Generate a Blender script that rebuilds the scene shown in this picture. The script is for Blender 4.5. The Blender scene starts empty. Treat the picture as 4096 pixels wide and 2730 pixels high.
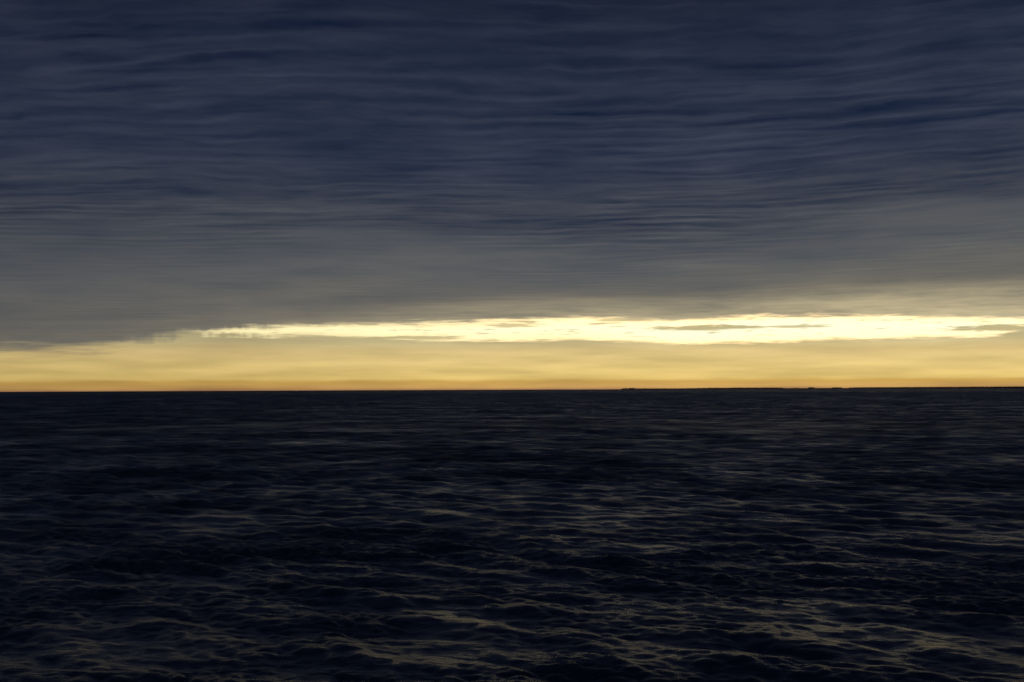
import bpy, math, random
import numpy as np

# ------------------------------------------------------------------ camera
CAM_H = 24.0                      # metres above the sea (ship deck / cliff)
R_EARTH = 6371000.0
DIP = math.sqrt(2 * CAM_H / R_EARTH)
FOV = math.radians(46.0)
FPX = 2048.0 / math.tan(FOV / 2)  # focal length in photograph pixels
scene = bpy.context.scene
C = scene.collection

cam_d = bpy.data.cameras.new('camera')
cam_d.sensor_width = 36.0
cam_d.lens = 18.0 / math.tan(FOV / 2)
cam_d.clip_start = 0.5
cam_d.clip_end = 120000.0
cam = bpy.data.objects.new('camera', cam_d)
C.objects.link(cam)
PITCH = math.atan(194.5 / FPX) - DIP
ROLL = math.radians(-0.21)
cam.location = (0, 0, CAM_H)
cam.rotation_mode = 'XYZ'
from mathutils import Matrix, Vector
cam.matrix_world = (Matrix.Translation((0, 0, CAM_H)) @
                    Matrix.Rotation(math.pi / 2 + PITCH, 4, 'X') @
                    Matrix.Rotation(ROLL, 4, 'Z'))
scene.camera = cam

# ------------------------------------------------------------------ exposure
vs = scene.view_settings
scene.display_settings.display_device = 'sRGB'
vs.view_transform = 'Standard'
vs.look = 'None'
vs.exposure = 0.0
vs.gamma = 1.0
vs.use_curve_mapping = False
scene.render.engine = 'CYCLES'
scene.cycles.max_bounces = 5
scene.cycles.use_denoising = True
scene.cycles.denoising_prefilter = 'NONE'
scene.cycles.filter_width = 1.6               # a slightly soft lens

# ------------------------------------------------------------------ sun (veiled by the cloud deck)
SUN_EL = math.radians(5.0)
SUN_AZ = math.radians(12.0)       # to the right of the view direction (+Y)
SUN_STRENGTH = 0.0007
sun_d = bpy.data.lights.new('sun', 'SUN')
sun_d.energy = SUN_STRENGTH
sun_d.angle = math.radians(14.0)
sun_d.color = (1.0, 0.96, 0.90)
sun = bpy.data.objects.new('sun', sun_d)
C.objects.link(sun)
sdir = Vector((math.sin(SUN_AZ) * math.cos(SUN_EL), math.cos(SUN_AZ) * math.cos(SUN_EL), math.sin(SUN_EL)))
sun.rotation_mode = 'QUATERNION'
sun.rotation_quaternion = sdir.to_track_quat('Z', 'Y')
sun.location = sdir * 500

# ------------------------------------------------------------------ node helper
class NG:
    def __init__(self, tree):
        self.t = tree
        tree.nodes.clear()
    def new(self, ty, **kw):
        n = self.t.nodes.new(ty)
        for k, v in kw.items():
            setattr(n, k, v)
        return n
    def put(self, sock, v):
        if isinstance(v, bpy.types.NodeSocket):
            self.t.links.new(v, sock)
        elif v is not None:
            if hasattr(sock.default_value, '__len__') and not hasattr(v, '__len__'):
                v = [v] * len(sock.default_value)
            sock.default_value = v
    def m(self, op, a, b=None, c=None, clamp=False):
        n = self.new('ShaderNodeMath', operation=op, use_clamp=clamp)
        for s, v in zip(n.inputs, (a, b, c)):
            self.put(s, v)
        return n.outputs[0]
    def add(self, a, b): return self.m('ADD', a, b)
    def sub(self, a, b): return self.m('SUBTRACT', a, b)
    def mul(self, a, b): return self.m('MULTIPLY', a, b)
    def mad(self, a, b, c): return self.m('MULTIPLY_ADD', a, b, c)
    def vec(self, x, y, z=0.0):
        n = self.new('ShaderNodeCombineXYZ')
        for s, v in zip(n.inputs, (x, y, z)):
            self.put(s, v)
        return n.outputs[0]
    def noise(self, v, scale=1.0, detail=4.0, rough=0.5, dist=0.0, lac=2.0):
        n = self.new('ShaderNodeTexNoise', noise_dimensions='3D')
        self.put(n.inputs['Vector'], v)
        for k, val in (('Scale', scale), ('Detail', detail), ('Roughness', rough), ('Lacunarity', lac), ('Distortion', dist)):
            self.put(n.inputs[k], val)
        return n.outputs[0]
    def step(self, v, a, b, lo=0.0, hi=1.0):       # smoothstep
        n = self.new('ShaderNodeMapRange', interpolation_type='SMOOTHSTEP', clamp=True)
        for k, val in (('Value', v), ('From Min', a), ('From Max', b), ('To Min', lo), ('To Max', hi)):
            self.put(n.inputs[k], val)
        return n.outputs[0]
    def lin(self, v, a, b, lo=0.0, hi=1.0, clamp=True):
        n = self.new('ShaderNodeMapRange', interpolation_type='LINEAR', clamp=clamp)
        for k, val in (('Value', v), ('From Min', a), ('From Max', b), ('To Min', lo), ('To Max', hi)):
            self.put(n.inputs[k], val)
        return n.outputs[0]
    def curve(self, v, pts, lo, hi):               # piecewise smooth function of a value between lo and hi
        n = self.new('ShaderNodeFloatCurve')
        ys = [p[1] for p in pts]
        y0, y1 = min(ys), max(ys)
        y1 = y1 if y1 > y0 else y0 + 1
        cv = n.mapping.curves[0]
        for i, (x, y) in enumerate(pts):
            q = ((x - lo) / (hi - lo), (y - y0) / (y1 - y0))
            if i < 2:
                cv.points[i].location = q
            else:
                cv.points.new(*q)
        n.mapping.update()
        self.put(n.inputs['Value'], self.lin(v, lo, hi))
        return self.mad(n.outputs[0], y1 - y0, y0)
    def ramp(self, f, stops, interp='LINEAR'):
        n = self.new('ShaderNodeValToRGB')
        r = n.color_ramp
        r.interpolation = interp
        while len(r.elements) < len(stops):
            r.elements.new(0.5)
        for e, (p, c) in zip(r.elements, sorted(stops)):
            e.position = p
            e.color = (*c, 1.0)
        self.put(n.inputs[0], f)
        return n.outputs[0]
    def mix(self, f, a, b, mode='MIX'):
        n = self.new('ShaderNodeMix', data_type='RGBA', blend_type=mode, clamp_factor=True)
        self.put(n.inputs[0], f)
        for s, v in ((n.inputs[6], a), (n.inputs[7], b)):
            if isinstance(v, tuple) and len(v) == 3:
                v = (*v, 1.0)
            self.put(s, v)
        return n.outputs[2]

def lin1(c):
    c /= 255.0
    return c / 12.92 if c <= 0.04045 else ((c + 0.055) / 1.055) ** 2.4
def rgb(r, g, b):
    return (lin1(r), lin1(g), lin1(b))

# ------------------------------------------------------------------ sky
world = bpy.data.worlds.new('World')
scene.world = world
world.use_nodes = True
world.cycles.sampling_method = 'MANUAL'
world.cycles.sample_map_resolution = 4096
g = NG(world.node_tree)
tc = g.new('ShaderNodeTexCoord').outputs['Generated']
sep = g.new('ShaderNodeSeparateXYZ')
g.put(sep.inputs[0], tc)
DX, DY, DZ = sep.outputs
KS = FPX / 7643.2                                                       # sky features are laid out at this angular scale
AZ = g.mul(g.m('ARCTAN2', DX, DY), KS * 180 / math.pi)                       # degrees, 0 = straight ahead, + right
EL = g.mad(g.m('ARCSINE', DZ), KS * 180 / math.pi, KS * math.degrees(DIP))        # degrees above the sea horizon
DEG = math.degrees(1) / 7643.2                                             # degrees per photograph pixel
def az(px): return KS * math.degrees(math.atan((px - 2048) / FPX))
def el(px, py): return (1567 - 15 * px / 4096.0 - py) * DEG             # elevation of a feature above the horizon line

# the cloud deck: a shell HC km up; P = where the line of sight meets it, in km
RK, HC = 6371.0, 3.0
rs = g.mul(g.m('MAXIMUM', DZ, -0.002), RK * KS)
DIST = g.sub(g.m('SQRT', g.mad(rs, rs, 2 * RK * HC + HC * HC)), rs)
SHR = g.mul(DIST, g.m('SQRT', g.m('DIVIDE', 26.0, DIST)))      # the far ripples are broader than the near ones
AZR = g.mul(AZ, math.pi / 180)
PX = g.mul(SHR, g.m('SINE', AZR))
PY = g.mul(SHR, g.m('COSINE', AZR))

# slow bending of everything in the deck
wrp = g.sub(g.noise(g.vec(g.mul(PX, 0.20), g.mul(PY, 0.16), 3.1), 1.0, 2.0), 0.5)
wrp2 = g.sub(g.noise(g.vec(g.mul(PX, 0.7), g.mul(PY, 0.7), 8.3), 1.0, 3.0), 0.5)
QY = g.add(g.mad(wrp, 1.5, PY), g.mad(wrp2, 0.38, g.mul(g.m('POWER', g.m('MAXIMUM', PX, 0.0), 2.0), 0.028)))
wrp3 = g.sub(g.noise(g.vec(g.mul(PX, 1.7), g.mul(PY, 1.9), 28.3), 1.0, 4.0, 0.6), 0.5)
QY = g.mad(wrp3, 0.26, QY)
QX = g.mad(wrp2, 0.8, PX)
# ripples of the deck (undulatus): thin pale ridges with wider dark troughs, coming and going in patches
def ridges(fx, fy, z, sharp):
    n = g.noise(g.vec(g.mul(QX, fx), g.mul(QY, fy), z), 1.0, 1.5, 0.5)
    return g.m('POWER', g.sub(1.0, g.m('MINIMUM', g.m('ABSOLUTE', g.mul(g.sub(n, 0.5), sharp)), 1.0)), 1.4)
ridge = ridges(0.30, 1.9, 0.7, 4.8)
ridge2 = ridges(0.45, 3.0, 17.7, 4.2)
rmask = g.step(g.noise(g.vec(g.mul(PX, 0.22), g.mul(PY, 0.22), 40.0), 1.0, 2.0), 0.36, 0.58, 0.2, 1.1)
rmask2 = g.step(g.noise(g.vec(g.mul(PX, 0.25), g.mul(PY, 0.25), 77.0), 1.0, 2.0), 0.40, 0.60, 0.15, 1.1)
rmask3 = g.step(g.noise(g.vec(g.mul(PX, 0.3), g.mul(PY, 0.2), 93.0), 1.0, 2.0), 0.44, 0.62)
roll = g.m('POWER', g.mad(g.m('SINE', g.mul(g.mad(wrp2, 0.25, QY), 2 * math.pi / 0.50)), 0.5, 0.5), 1.6)
streak = g.noise(g.vec(g.mul(QX, 1.3), g.mul(QY, 3.6), 0.7), 1.0, 5.0, 0.66)
streakw = g.noise(g.vec(g.mul(QX, 0.28), g.mul(QY, 0.75), 12.0), 1.0, 4.0, 0.55)
mottle = g.sub(g.noise(g.vec(g.mul(PX, 0.16), g.mul(PY, 0.26), 21.0), 1.0, 3.0, 0.5), 0.5)
tex = g.add(g.mul(g.sub(streak, 0.5), 0.60), g.mul(g.sub(streakw, 0.5), 0.62))
tex = g.add(tex, g.mul(g.mul(g.sub(ridge, 0.28), rmask), 0.32))
tex = g.add(tex, g.mul(g.mul(g.sub(ridge2, 0.28), rmask2), 0.22))
tex = g.add(tex, g.mul(g.mul(g.sub(roll, 0.4), rmask3), 0.26))
# angular streaks where the deck is seen nearly edge on
estreak = g.sub(g.noise(g.vec(g.mul(AZ, 0.22), g.mul(EL, 1.7), 5.0), 1.0, 5.0, 0.52), 0.5)
estreakw = g.sub(g.noise(g.vec(g.mul(AZ, 0.10), g.mul(EL, 0.8), 15.0), 1.0, 3.0, 0.5), 0.5)

# two levels in the deck: rippled dark cloud overhead, a smoother grey sheet lower down, its far rim catching light
AL, AH = az(-3500), az(7500)
def prof(pts):
    return g.curve(AZ, [(az(x), el(x, y)) for x, y in pts], AL, AH)
f1 = prof([(-3500, 1000), (-1000, 970), (0, 955), (1000, 925), (2000, 955), (2600, 975), (3300, 915), (4096, 830), (5000, 800), (7500, 900)])
f2 = prof([(-3500, 1440), (-1500, 1420), (0, 1395), (750, 1318), (1500, 1232), (2300, 1195), (3000, 1175), (4096, 1130), (5000, 1130), (7500, 1300)])
ELd = g.add(EL, g.add(g.mul(mottle, 1.3), g.mul(estreakw, 0.9)))
W = g.add(g.m('MAXIMUM', g.m('MINIMUM', g.m('DIVIDE', g.sub(ELd, f2), g.sub(f1, f2)), 1.0), -1.0),
          g.m('MAXIMUM', g.mul(g.sub(ELd, f1), 1 / 8.0), 0.0))
WS = lambda w: (w + 1) / 9.0
deck = g.ramp(g.lin(W, -1.0, 8.0), [
    (WS(-0.60), rgb(150, 140, 118)),
    (WS(-0.02), rgb(106, 103, 97)),
    (WS(0.16), rgb(100, 99, 96)),
    (WS(0.55), rgb(88, 90, 93)),
    (WS(0.93), rgb(71, 75, 84)),
    (WS(1.06), rgb(55, 61, 74)),
    (WS(1.30), rgb(42, 50, 69)),
    (WS(1.60), rgb(33, 41, 61)),
    (WS(1.95), rgb(25, 32, 49)),
    (WS(3.6), rgb(18, 27, 48)),
    (WS(8.0), rgb(13, 21, 41))])
lump = g.sub(g.noise(g.vec(g.mul(AZ, 0.34), g.mul(g.mad(wrp, 1.5, EL), 1.2), 44.0), 1.0, 5.0, 0.55), 0.5)
upper = g.step(g.sub(ELd, f1), -0.7, 0.5)
amp = g.mad(upper, 0.82, 0.18)
texa = g.add(g.mul(g.mad(tex, 1.05, g.mul(lump, 0.45)), amp), g.mul(estreak, g.mad(upper, -0.22, 0.46)))
gR = g.m('MAXIMUM', g.mad(texa, 1.95, 1.0), 0.4)
gG = g.m('MAXIMUM', g.mad(texa, 1.5, 1.0), 0.4)
gB = g.m('MAXIMUM', g.mad(texa, 0.9, 1.0), 0.5)
deckc = g.mix(1.0, deck, g.vec(gR, gG, gB), 'MULTIPLY')
# away from the light the deck is duller
AWAY = g.m('ABSOLUTE', g.sub(AZ, KS * math.degrees(SUN_AZ)))
deckc = g.mix(g.step(AWAY, 8.0, 40.0, 0.0, 0.34), deckc, rgb(24, 28, 42))

# the far band under the gap: lit haze and thin cloud, brown where it meets the sea
lowtex = g.sub(g.noise(g.vec(g.mul(AZ, 0.30), g.mul(EL, 3.2), 31.0), 1.0, 4.0, 0.5), 0.5)
low = g.ramp(g.lin(g.mad(lowtex, 0.14, EL), 0.0, 2.4), [
    (0.00 / 2.4, rgb(168, 122, 84)),
    (0.08 / 2.4, rgb(196, 154, 90)),
    (0.25 / 2.4, rgb(200, 160, 84)),
    (0.34 / 2.4, rgb(222, 191, 114)),
    (0.75 / 2.4, rgb(224, 196, 126)),
    (1.15 / 2.4, rgb(216, 190, 130)),
    (1.45 / 2.4, rgb(195, 180, 134)),
    (2.40 / 2.4, rgb(176, 164, 130))])
lgain = g.mul(g.mad(lowtex, 0.75, 1.0), g.curve(AZ, [(-90, 0.35), (-40, 0.5), (-15, 0.76), (-8, 0.88), (0, 1.0), (12, 1.04), (20, 0.95), (60, 0.45), (90, 0.35)], -90, 90))
lowc = g.mix(1.0, low, g.vec(lgain, lgain, lgain), 'MULTIPLY')

# clear strip between: Nishita sky seen through bright thin haze
sky = g.new('ShaderNodeTexSky', sky_type='NISHITA')
sky.sun_disc = False
sky.sun_elevation = SUN_EL
sky.sun_rotation = SUN_AZ
sky.altitude = CAM_H
sky.air_density = 1.0
sky.dust_density = 3.0
gap_tint = g.curve(AZ, [(-30, 0.8), (-15, 0.85), (0, 1.0), (15, 1.08), (30, 0.9)], -30, 30)
clear = g.mix(1.0, sky.outputs[0], (0.10, 0.10, 0.10, 1), 'MULTIPLY')
clear = g.mix(0.85, clear, g.mix(g.lin(AZ, -10, 8), (1.0, 0.92, 0.50), (1.05, 1.0, 0.68)))

# edges of the gap along the horizon
f_top = prof([(-3500, 1470), (-1500, 1440), (0, 1414), (400, 1390), (760, 1342), (1000, 1316), (1500, 1300), (2000, 1288), (2400, 1277), (2700, 1289), (3000, 1275), (3500, 1278), (3900, 1292), (4096, 1300), (4500, 1335), (7500, 1400)])
f_bot = prof([(-3500, 1430), (-1500, 1400), (0, 1350), (400, 1342), (740, 1336), (1000, 1341), (1500, 1347), (2000, 1360), (2300, 1354), (2700, 1370), (3100, 1364), (3500, 1358), (3900, 1356), (4130, 1312), (4500, 1280), (7500, 1340)])
en = g.sub(g.noise(g.vec(g.mul(AZ, 0.45), g.mul(EL, 5.0), 52.0), 1.0, 5.0, 0.5), 0.5)
en2 = g.sub(g.noise(g.vec(g.mul(AZ, 1.3), g.mul(EL, 15.0), 62.0), 1.0, 5.0, 0.58), 0.5)
en3 = g.sub(g.noise(g.vec(g.mul(AZ, 0.9), g.mul(EL, 11.0), 70.0), 1.0, 4.0, 0.6), 0.5)
# faint rain trails hang over the left end of the gap
trail = g.noise(g.vec(g.mul(AZ, 1.6), g.mul(EL, 0.5), 81.0), 1.0, 3.0, 0.6)
trail = g.mul(g.sub(trail, 0.45), g.mul(g.step(AZ, -13.5, -10.0), g.step(AZ, -8.5, -6.0, 1.0, 0.0)))
edge = g.add(g.add(g.mul(en, g.step(AZ, -15.0, -7.0, 0.85, 0.28)), g.mul(en2, 0.25)), g.mul(trail, 0.42))
ELn = g.add(EL, edge)
soft = g.step(AZ, -16.0, -6.5, 1.0, 0.0)
above = g.step(g.sub(ELn, f_top), g.mad(soft, -0.26, -0.08), g.mad(soft, 0.20, 0.11))
below = g.step(g.sub(f_bot, g.add(ELn, g.mul(en3, 0.10))), -0.05, 0.10)
# the cloud base just over the gap glows
nearedge = g.step(g.sub(EL, f_top), 0.0, g.lin(AZ, 3.0, 15.0, 0.8, 1.45), 1.0, 0.0)
glow = g.mul(nearedge, g.curve(AZ, [(-40, 0.0), (-15, 0.05), (-8, 0.1), (0, 0.42), (8, 0.66), (15, 0.92), (40, 0.1)], -40, 40))
deckc = g.mix(g.mul(glow, g.mad(g.add(estreak, en3), 1.8, 0.8)), deckc, rgb(198, 184, 146))
# slivers of dark cloud inside the gap
def sliver(px, py, halfw, halfh, s):
    a, e = az(px), el(px, py)
    dx = g.mul(g.sub(AZ, a), 1 / (halfw * DEG))
    dy = g.mul(g.sub(g.mad(en2, 0.06, EL), e), 1 / (halfh * DEG))
    rr = g.m('SQRT', g.add(g.mul(dx, dx), g.mul(dy, dy)))
    return g.mul(g.step(g.add(rr, g.mul(en2, 2.2)), 0.55, 1.15, 1.0, 0.0), s)
sl = g.m('MAXIMUM', sliver(2830, 1315, 260, 12, 0.95), sliver(3200, 1313, 140, 7, 0.8))
sl = g.m('MAXIMUM', sl, sliver(2040, 1303, 120, 9, 0.75))
sl = g.m('MAXIMUM', sl, sliver(4000, 1328, 190, 14, 0.95))
sl = g.m('MAXIMUM', sl, sliver(1700, 1352, 200, 9, 0.85))
sl = g.m('MAXIMUM', sl, sliver(2480, 1282, 110, 8, 0.75))
sl = g.m('MAXIMUM', sl, g.step(g.add(en3, g.mul(en2, 0.5)), 0.05, 0.22, 0.0, 0.85))
# the middle of the gap is far brighter than film can hold
core = g.step(g.m('MINIMUM', g.sub(ELn, f_bot), g.sub(f_top, ELn)), 0.0, 0.26)
clear = g.mix(core, clear, g.mix(g.lin(AZ, -10, 6), (1.02, 0.95, 0.54), (1.18, 1.12, 0.76)))
clear = g.mix(sl, clear, rgb(190, 176, 128))
col = g.mix(below, clear, lowc)
col = g.mix(above, col, deckc)

# under the horizon the globe is in the way: dark water
col = g.mix(g.step(EL, -1.2, -0.5), (0.002, 0.003, 0.006), col)

bg = g.new('ShaderNodeBackground')
g.put(bg.inputs[0], col)
bg.inputs[1].default_value = 1.0
wo = g.new('ShaderNodeOutputWorld')
g.t.links.new(bg.outputs[0], wo.inputs[0])

# ------------------------------------------------------------------ materials
def material(name):
    m = bpy.data.materials.new(name)
    m.use_nodes = True
    return m, NG(m.node_tree)

def principled(g):
    b = g.new('ShaderNodeBsdfPrincipled')
    o = g.new('ShaderNodeOutputMaterial')
    g.t.links.new(b.outputs[0], o.inputs[0])
    return b

sea_mat, g = material('sea_water')
b = g.new('ShaderNodeBsdfGlass', distribution='BECKMANN')
o = g.new('ShaderNodeOutputMaterial')
g.t.links.new(b.outputs[0], o.inputs[0])
pos = g.new('ShaderNodeNewGeometry').outputs['Position']
att = g.new('ShaderNodeAttribute', attribute_type='GEOMETRY', attribute_name='micro_slope').outputs['Fac']
# gusts ruffle the small ripples in patches
gust = g.noise(pos, 0.045, 4.0, 0.55)
gust2 = g.noise(pos, 0.35, 3.0, 0.55)
mss = g.add(att, g.mul(g.mul(g.step(gust, 0.38, 0.64, 0.1, 1.7), g.step(gust2, 0.3, 0.7, 0.4, 1.6)), 0.0040))
g.put(b.inputs['Roughness'], g.m('POWER', mss, 0.25))
# ripples finer than the mesh, where they are near enough to show
rip = g.new('ShaderNodeAttribute', attribute_type='GEOMETRY', attribute_name='ripple').outputs['Fac']
mp = g.new('ShaderNodeMapping')
g.put(mp.inputs['Vector'], pos)
mp.inputs['Rotation'].default_value = (0, 0, math.radians(38))
mp.inputs['Scale'].default_value = (1.0, 2.1, 1.0)
rh = g.add(g.noise(mp.outputs[0], 0.9, 3.0, 0.6), g.mul(g.noise(pos, 2.6, 2.0, 0.6), 0.35))
bump = g.new('ShaderNodeBump')
bump.inputs['Distance'].default_value = 0.24
g.put(bump.inputs['Height'], rh)
g.put(bump.inputs['Strength'], rip)
g.put(b.inputs['Normal'], bump.outputs[0])
b.inputs['Color'].default_value = (1, 1, 1, 1)
b.inputs['IOR'].default_value = 1.333

bed_mat, g = material('seabed_scatter')
b = principled(g)
pos = g.new('ShaderNodeNewGeometry').outputs['Position']
g.put(b.inputs['Base Color'], g.ramp(g.noise(pos, 0.02, 3.0), [(0.3, (0.008, 0.026, 0.070)), (0.7, (0.012, 0.034, 0.085))]))  # blue stands in for light the water scatters back up
b.inputs['Roughness'].default_value = 0.9

# ------------------------------------------------------------------ sea
rng = np.random.default_rng(11)
WIND = math.radians(-128.0)       # waves run towards the near left; crests lie from far left to near right
KP = 2 * math.pi / 11.5
ALPHA = 0.0125

def spectrum(kx, ky, dk, lmin, lmax):
    k = np.hypot(kx, ky)
    k[0, 0] = 1.0
    S = ALPHA / 2 * k ** -3 * np.exp(-1.25 * (KP / k) ** 2)
    gam = np.exp(-((np.sqrt(k / KP) - 1) ** 2) / (2 * 0.09 ** 2))
    S *= 3.3 ** gam
    S *= 1 + 0.6 / (1 + (k / 1.2) ** 4) + 1.8 / (1 + (2.0 / k) ** 3)   # steep dominant waves, lively ripples
    S += 0.0020 * np.exp(-((k - 2 * np.pi / 27) / 0.05) ** 2) / k       # an older, longer swell under them
    th = np.arctan2(ky, kx) - WIND
    # the small waves spread out more than the dominant ones
    p = np.clip(7.0 * (KP / k) ** 0.45, 0.35, 10.0)
    D = np.abs(np.cos(th / 2)) ** (2 * p)
    nrm = np.array([np.mean(np.abs(np.cos(np.linspace(0, np.pi, 181))) ** (2 * q)) for q in np.linspace(0.35, 10, 40)]) * 2 * np.pi
    D /= np.interp(p, np.linspace(0.35, 10, 40), nrm)
    E = S * D / k * dk * dk
    lam = 2 * np.pi / k
    E *= (lam >= lmin) & (lam < lmax)
    E[0, 0] = 0
    return E, k

def band(L, N, lmin, lmax):
    f = np.fft.fftfreq(N, 1.0 / N) * 2 * np.pi / L
    kx, ky = np.meshgrid(f, f, indexing='ij')
    E, k = spectrum(kx.copy(), ky.copy(), 2 * np.pi / L, lmin, lmax)
    A = np.sqrt(E) * (rng.standard_normal((N, N)) + 1j * rng.standard_normal((N, N)))
    s = N * N
    h = np.fft.ifft2(A).real * s
    dx = np.fft.ifft2(-1j * kx / k * A).real * s
    dy = np.fft.ifft2(-1j * ky / k * A).real * s
    mss = float(np.mean((np.fft.ifft2(1j * kx * A).real * s) ** 2 + (np.fft.ifft2(1j * ky * A).real * s) ** 2))
    return dict(L=L, N=N, lmin=lmin, f=np.stack([dx, dy, h], -1).astype(np.float32), mss=mss)

def sample(bd, x, y, rot):
    c, s_ = math.cos(rot), math.sin(rot)      # tiles of each band lie at their own angle
    N, L = bd['N'], bd['L']
    u = ((x * c + y * s_) / L * N) % N
    v = ((-x * s_ + y * c) / L * N) % N
    i0 = np.floor(u).astype(np.int64); j0 = np.floor(v).astype(np.int64)
    fu = (u - i0)[..., None].astype(np.float32); fv = (v - j0)[..., None].astype(np.float32)
    # quadratic-smooth fractions hide the cell edges
    i0 %= N; j0 %= N
    i1 = (i0 + 1) % N; j1 = (j0 + 1) % N
    F = bd['f']
    r = (F[i0, j0] * (1 - fu) + F[i1, j0] * fu) * (1 - fv) + (F[i0, j1] * (1 - fu) + F[i1, j1] * fu) * fv
    out = r.copy()
    out[..., 0] = r[..., 0] * c - r[..., 1] * s_
    out[..., 1] = r[..., 0] * s_ + r[..., 1] * c
    return out

bands = [band(911.0, 512, 15.0, 400.0), band(467.0, 512, 8.0, 15.0), band(331.0, 1024, 3.5, 8.0), band(127.0, 1024, 1.3, 3.5), band(41.0, 1024, 0.42, 1.3)]

CHOP = 0.75
def patches(L, N, l0):
    f = np.fft.fftfreq(N, 1.0 / N) * 2 * np.pi / L
    kx, ky = np.meshgrid(f, f, indexing='ij')
    k = np.hypot(kx, ky)
    A = np.exp(-(k * l0 / 6.0) ** 2) * (rng.standard_normal((N, N)) + 1j * rng.standard_normal((N, N)))
    h = np.fft.ifft2(A).real
    h = (h - h.mean()) / h.std()
    return dict(L=L, N=N, f=np.repeat(h[..., None], 3, -1).astype(np.float32))
gusts = [patches(733.0, 256, 60.0), patches(293.0, 256, 18.0)]   # where the wind ruffles the water more or less

def fan(rad, NA):
    """one fan-shaped sheet of sea between two ranges, with every wave its cells can carry"""
    rad = np.array(rad)
    ang = np.radians(np.linspace(-31, 31, NA))
    RR, AA = np.meshgrid(rad, ang, indexing='ij')
    X = RR * np.sin(AA); Y = RR * np.cos(AA)
    cell = np.gradient(rad)[:, None] * np.ones_like(RR)
    P = np.stack([X, Y, -(RR ** 2) / (2 * R_EARTH)], -1).astype(np.float64)
    unres = np.zeros_like(RR)
    gz = np.exp(0.28 * sample(gusts[0], X, Y, 0.0)[..., 2] + 0.30 * sample(gusts[1], X, Y, 0.0)[..., 2])
    o_ = np.clip((RR - 88.0) / 270.0, 0, 1)
    offshore = 1.06 + 0.42 * o_ * o_ * (3 - 2 * o_)        # waves made steeper farther out, to darken the distant sea
    for bi, bd in enumerate(bands):
        amp = (gz if bi >= 3 else gz ** 0.3) * offshore * (1.0 + 0.26 * np.clip((0.02 - AA) / 0.38, 0, 1))  # also steeper towards the left, to dim the glints there
        w = np.clip((bd['lmin'] / cell - 0.9) / 1.6, 0, 1)
        w = w * w * (3 - 2 * w)
        rows = w[:, 0] > 0
        if rows.any():
            P[rows] += sample(bd, X[rows], Y[rows], 0.0) * (w * amp)[rows][..., None] * np.array([CHOP, CHOP, 1.0])
        unres += (1 - w ** 2) * bd['mss'] * amp ** 2
    NR = len(rad)
    idx = np.arange(NR * NA).reshape(NR, NA)
    quads = np.stack([idx[:-1, :-1], idx[:-1, 1:], idx[1:, 1:], idx[1:, :-1]], -1).reshape(-1, 4)
    return P.reshape(-1, 3), quads, unres.ravel()

r1 = [76.0]
while r1[-1] < 820:
    r1.append(r1[-1] + 0.24 * (r1[-1] / 99.0) ** 1.5)
r2 = [r1[-2]]
while r2[-1] < 4500:
    r2.append(r2[-1] + 4.0)
while r2[-1] < 12000:
    r2.append(r2[-1] + 5.0 + (r2[-1] - 4500) * 0.006)
while r2[-1] < 32000:
    r2.append(r2[-1] * 1.02)
fans = [fan(r1, 1060), fan(r2, 440)]
off, cos, qs, us = 0, [], [], []
for c_, q_, u_ in fans:
    cos.append(c_); qs.append(q_ + off); us.append(u_); off += len(c_)
co = np.concatenate(cos).astype(np.float32)
quads = np.concatenate(qs).astype(np.int32)
unres = np.concatenate(us)
print('bands mss', [round(b_['mss'], 4) for b_ in bands], 'Hs', 4 * math.sqrt(sum(float(np.var(b_['f'][..., 2])) for b_ in bands)), 'rows', len(r1), len(r2), 'tris', 2 * len(quads))
me = bpy.data.meshes.new('sea')
me.vertices.add(len(co)); me.vertices.foreach_set('co', co.ravel())
me.loops.add(quads.size); me.loops.foreach_set('vertex_index', quads.ravel())
me.polygons.add(len(quads))
me.polygons.foreach_set('loop_start', np.arange(0, quads.size, 4, dtype=np.int32))
me.polygons.foreach_set('use_smooth', np.ones(len(quads), dtype=bool))
at = me.attributes.new('micro_slope', 'FLOAT', 'POINT')
at.data.foreach_set('value', (unres + 0.0015).astype(np.float32))
rr_ = np.hypot(co[:, 0], co[:, 1])
at = me.attributes.new('ripple', 'FLOAT', 'POINT')
at.data.foreach_set('value', np.clip(1.0 - (rr_ - 140.0) / 320.0, 0, 1).astype(np.float32))
me.update(calc_edges=True)
me.materials.append(sea_mat)
sea = bpy.data.objects.new('sea', me)
C.objects.link(sea)
sea['kind'] = 'structure'
sea['label'] = 'dark navy sea with short choppy wind waves reaching to the horizon'

# the bottom, far below: an unseen sheet added to catch the refracted light
brad = np.array([20, 60, 120, 250, 500, 1000, 2000, 4000, 8000, 16000, 33000.0])
bang = np.radians(np.linspace(-40, 40, 41))
bv = [(r * math.sin(a_), r * math.cos(a_), -60 - r * r / (2 * R_EARTH)) for r in brad for a_ in bang]
nb = len(bang)
bf = [(i * nb + j, i * nb + j + 1, (i + 1) * nb + j + 1, (i + 1) * nb + j) for i in range(len(brad) - 1) for j in range(nb - 1)]
bm_ = bpy.data.meshes.new('seabed')
bm_.from_pydata(bv, [], bf)
bm_.materials.append(bed_mat)
bed = bpy.data.objects.new('seabed', bm_)
C.objects.link(bed)
bed['kind'] = 'structure'

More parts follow.
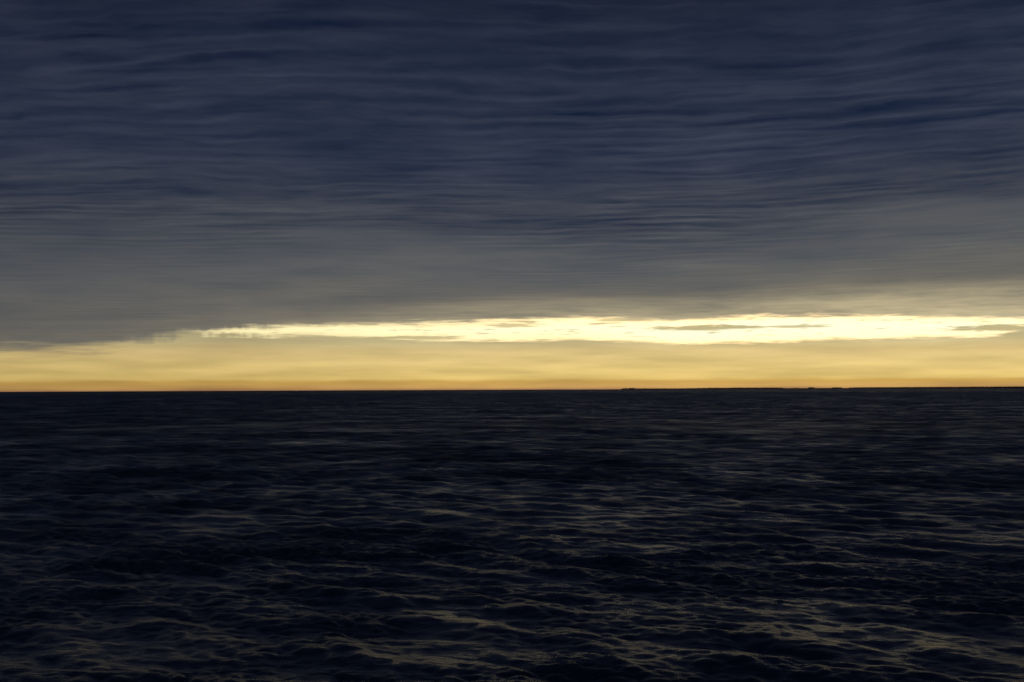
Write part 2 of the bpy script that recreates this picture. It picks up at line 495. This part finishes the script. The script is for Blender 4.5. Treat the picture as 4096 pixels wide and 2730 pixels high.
# ------------------------------------------------------------------ the far shore, low on the horizon to the right
random.seed(5)
D_SHORE = 22000.0
M_PX = D_SHORE / FPX                                   # metres at the shore per photograph pixel
SEA_Z = -D_SHORE ** 2 / (2 * R_EARTH)
HIDDEN = (CAM_H - D_SHORE * DIP) - SEA_Z               # the sea's bulge hides this much
def shore_x(px): return (px - 2048) * M_PX
SHORE = [(2470, -2), (2486, 0), (2490, 6), (2510, 6.5), (2528, 8), (2538, 7.5), (2543, 5), (2600, 4.5), (2700, 4), (2760, 5), (2800, 6.5), (2850, 7.5), (2900, 6.5), (2960, 8),
         (3000, 7), (3060, 7), (3128, 6.5), (3135, 3.2), (3180, 3.6), (3188, 6), (3196, 3.2), (3255, 3.0), (3320, 3.6), (3362, 3.6), (3370, 2.4), (3394, 2.4), (3400, 6), (3500, 7), (3700, 7.5),
         (3900, 8), (4096, 8.5), (4500, 9), (5000, 8), (5400, 5), (5600, -2)]
SHORE = [(x_, y_ * 0.72 if y_ > 0 else y_) for x_, y_ in SHORE]
sx_ = np.array([p[0] for p in SHORE], float); sh_ = np.array([p[1] for p in SHORE], float)
def shore_top(px):                                     # height of the tree line over the water, metres
    return float(np.interp(px, sx_, sh_)) * M_PX + HIDDEN

land_mat, g = material('shore_earth')
b = principled(g)
pos = g.new('ShaderNodeNewGeometry').outputs['Position']
g.put(b.inputs['Base Color'], g.ramp(g.noise(pos, 0.01, 4.0), [(0.3, (0.05, 0.05, 0.035)), (0.7, (0.12, 0.10, 0.07))]))
b.inputs['Roughness'].default_value = 0.95
pxs = np.arange(2470, 5601, 6.0)
lv, lf = [], []
prof = [(-160, -1.0), (-120, 0.08), (-40, 0.30), (60, 0.42), (200, 0.40), (420, -0.5)]
for px in pxs:
    top = shore_top(px)
    for dy, k_ in prof:
        j = random.uniform(-8, 8)
        lv.append((shore_x(px), D_SHORE + dy + j, SEA_Z + (k_ * top if k_ > 0 else k_ * 6)))
npf = len(prof)
for i in range(len(pxs) - 1):
    for j in range(npf - 1):
        lf.append((i * npf + j, (i + 1) * npf + j, (i + 1) * npf + j + 1, i * npf + j + 1))
lm = bpy.data.meshes.new('far_shore')
lm.from_pydata(lv, [], lf)
lm.materials.append(land_mat)
shore = bpy.data.objects.new('far_shore', lm)
C.objects.link(shore)
shore['kind'] = 'structure'
shore['label'] = 'low dark shore along the horizon on the right'

# its woods: a mass of rough crowns
wood_mat, g = material('far_foliage')
b = principled(g)
pos = g.new('ShaderNodeNewGeometry').outputs['Position']
g.put(b.inputs['Base Color'], g.ramp(g.noise(pos, 0.05, 3.0), [(0.3, (0.035, 0.045, 0.022)), (0.7, (0.075, 0.085, 0.04))]))
b.inputs['Roughness'].default_value = 0.9
import bmesh
bm = bmesh.new()
bmesh.ops.create_icosphere(bm, subdivisions=1, radius=1.0)
bm.verts.ensure_lookup_table()
cv = np.array([v.co[:] for v in bm.verts]); cf = [[v.index for v in f.verts] for f in bm.faces]
bm.free()
wv, wf = [], []
px = 2488.0
while px < 5560:
    for row in range(3):
        top = shore_top(px) * random.uniform(0.78, 1.02)
        if top - HIDDEN < 1.0:
            continue
        base = 0.25 * top
        rx = random.uniform(6, 12); rz = (top - base) / 2
        cx, cy, cz = shore_x(px + random.uniform(-2, 2)), D_SHORE + row * 26 + random.uniform(-9, 9), SEA_Z + (top + base) / 2
        o_ = len(wv)
        jit = np.array([random.uniform(0.78, 1.12) for _ in cv])[:, None]
        q = cv * jit
        q[:, 2] = np.minimum(q[:, 2], 1.0)
        for v in q:
            wv.append((cx + v[0] * rx, cy + v[1] * rx, cz + v[2] * rz))
        wf += [[o_ + i for i in f] for f in cf]
    px += random.uniform(2.2, 4.6)
wm = bpy.data.meshes.new('far_wood')
wm.from_pydata(wv, [], wf)
wm.materials.append(wood_mat)
wood = bpy.data.objects.new('far_wood', wm)
C.objects.link(wood)
wood['kind'] = 'stuff'
wood['label'] = 'dark tree line on the low far shore'

# two flat-topped blocks standing on it
wall_mat, g = material('far_concrete')
b = principled(g)
pos = g.new('ShaderNodeNewGeometry').outputs['Position']
g.put(b.inputs['Base Color'], g.ramp(g.noise(pos, 0.08, 4.0), [(0.3, (0.16, 0.15, 0.14)), (0.7, (0.24, 0.22, 0.20))]))
b.inputs['Roughness'].default_value = 0.85
roof_mat, g = material('far_roofing')
b = principled(g)
pos = g.new('ShaderNodeNewGeometry').outputs['Position']
g.put(b.inputs['Base Color'], g.ramp(g.noise(pos, 0.1, 3.0), [(0.3, (0.05, 0.05, 0.055)), (0.7, (0.09, 0.09, 0.09))]))
glass_mat, g = material('far_window_glass')
b = principled(g)
g.put(b.inputs['Base Color'], (0.02, 0.025, 0.03, 1))
b.inputs['Roughness'].default_value = 0.15

def box_mesh(name, boxes, mat):
    v, f = [], []
    for x0, x1, y0, y1, z0, z1 in boxes:
        o_ = len(v)
        v += [(x0, y0, z0), (x1, y0, z0), (x1, y1, z0), (x0, y1, z0), (x0, y0, z1), (x1, y0, z1), (x1, y1, z1), (x0, y1, z1)]
        f += [[o_ + i for i in q] for q in ((0, 3, 2, 1), (4, 5, 6, 7), (0, 1, 5, 4), (1, 2, 6, 5), (2, 3, 7, 6), (3, 0, 4, 7))]
    m = bpy.data.meshes.new(name)
    m.from_pydata(v, [], f)
    m.materials.append(mat)
    return m
def far_building(px0, px1, hpx, label):
    w = (px1 - px0) * M_PX
    h = hpx * M_PX + HIDDEN
    root = bpy.data.objects.new('building', None)
    C.objects.link(root)
    root.location = (shore_x((px0 + px1) / 2), D_SHORE - 70, SEA_Z)
    root['label'] = label; root['category'] = 'building'; root['group'] = 'blocks on the far shore'
    def part(name, boxes, mat):
        o = bpy.data.objects.new(name, box_mesh(name, boxes, mat))
        C.objects.link(o); o.parent = root
        return o
    part('wall', [(-w / 2, w / 2, 0, 22, -2, h - 4)], wall_mat)
    part('roof', [(-w / 2 - 0.8, w / 2 + 0.8, -0.8, 22.8, h - 4, h - 2.6)], roof_mat)
    part('roof_house', [(-w * 0.2, w * 0.12, 5, 17, h - 2.6, h)], wall_mat)
    z = 4.0
    while z < h - 7:
        part('window_band', [(-w / 2 + 2, w / 2 - 2, -0.25, -0.02, z, z + 1.7)], glass_mat)
        z += 3.4
far_building(3228, 3253, 5.2, 'narrower taller dark block standing on the low far shore at the horizon')
far_building(3322, 3361, 4.5, 'wider lower dark block standing on the low far shore at the horizon')
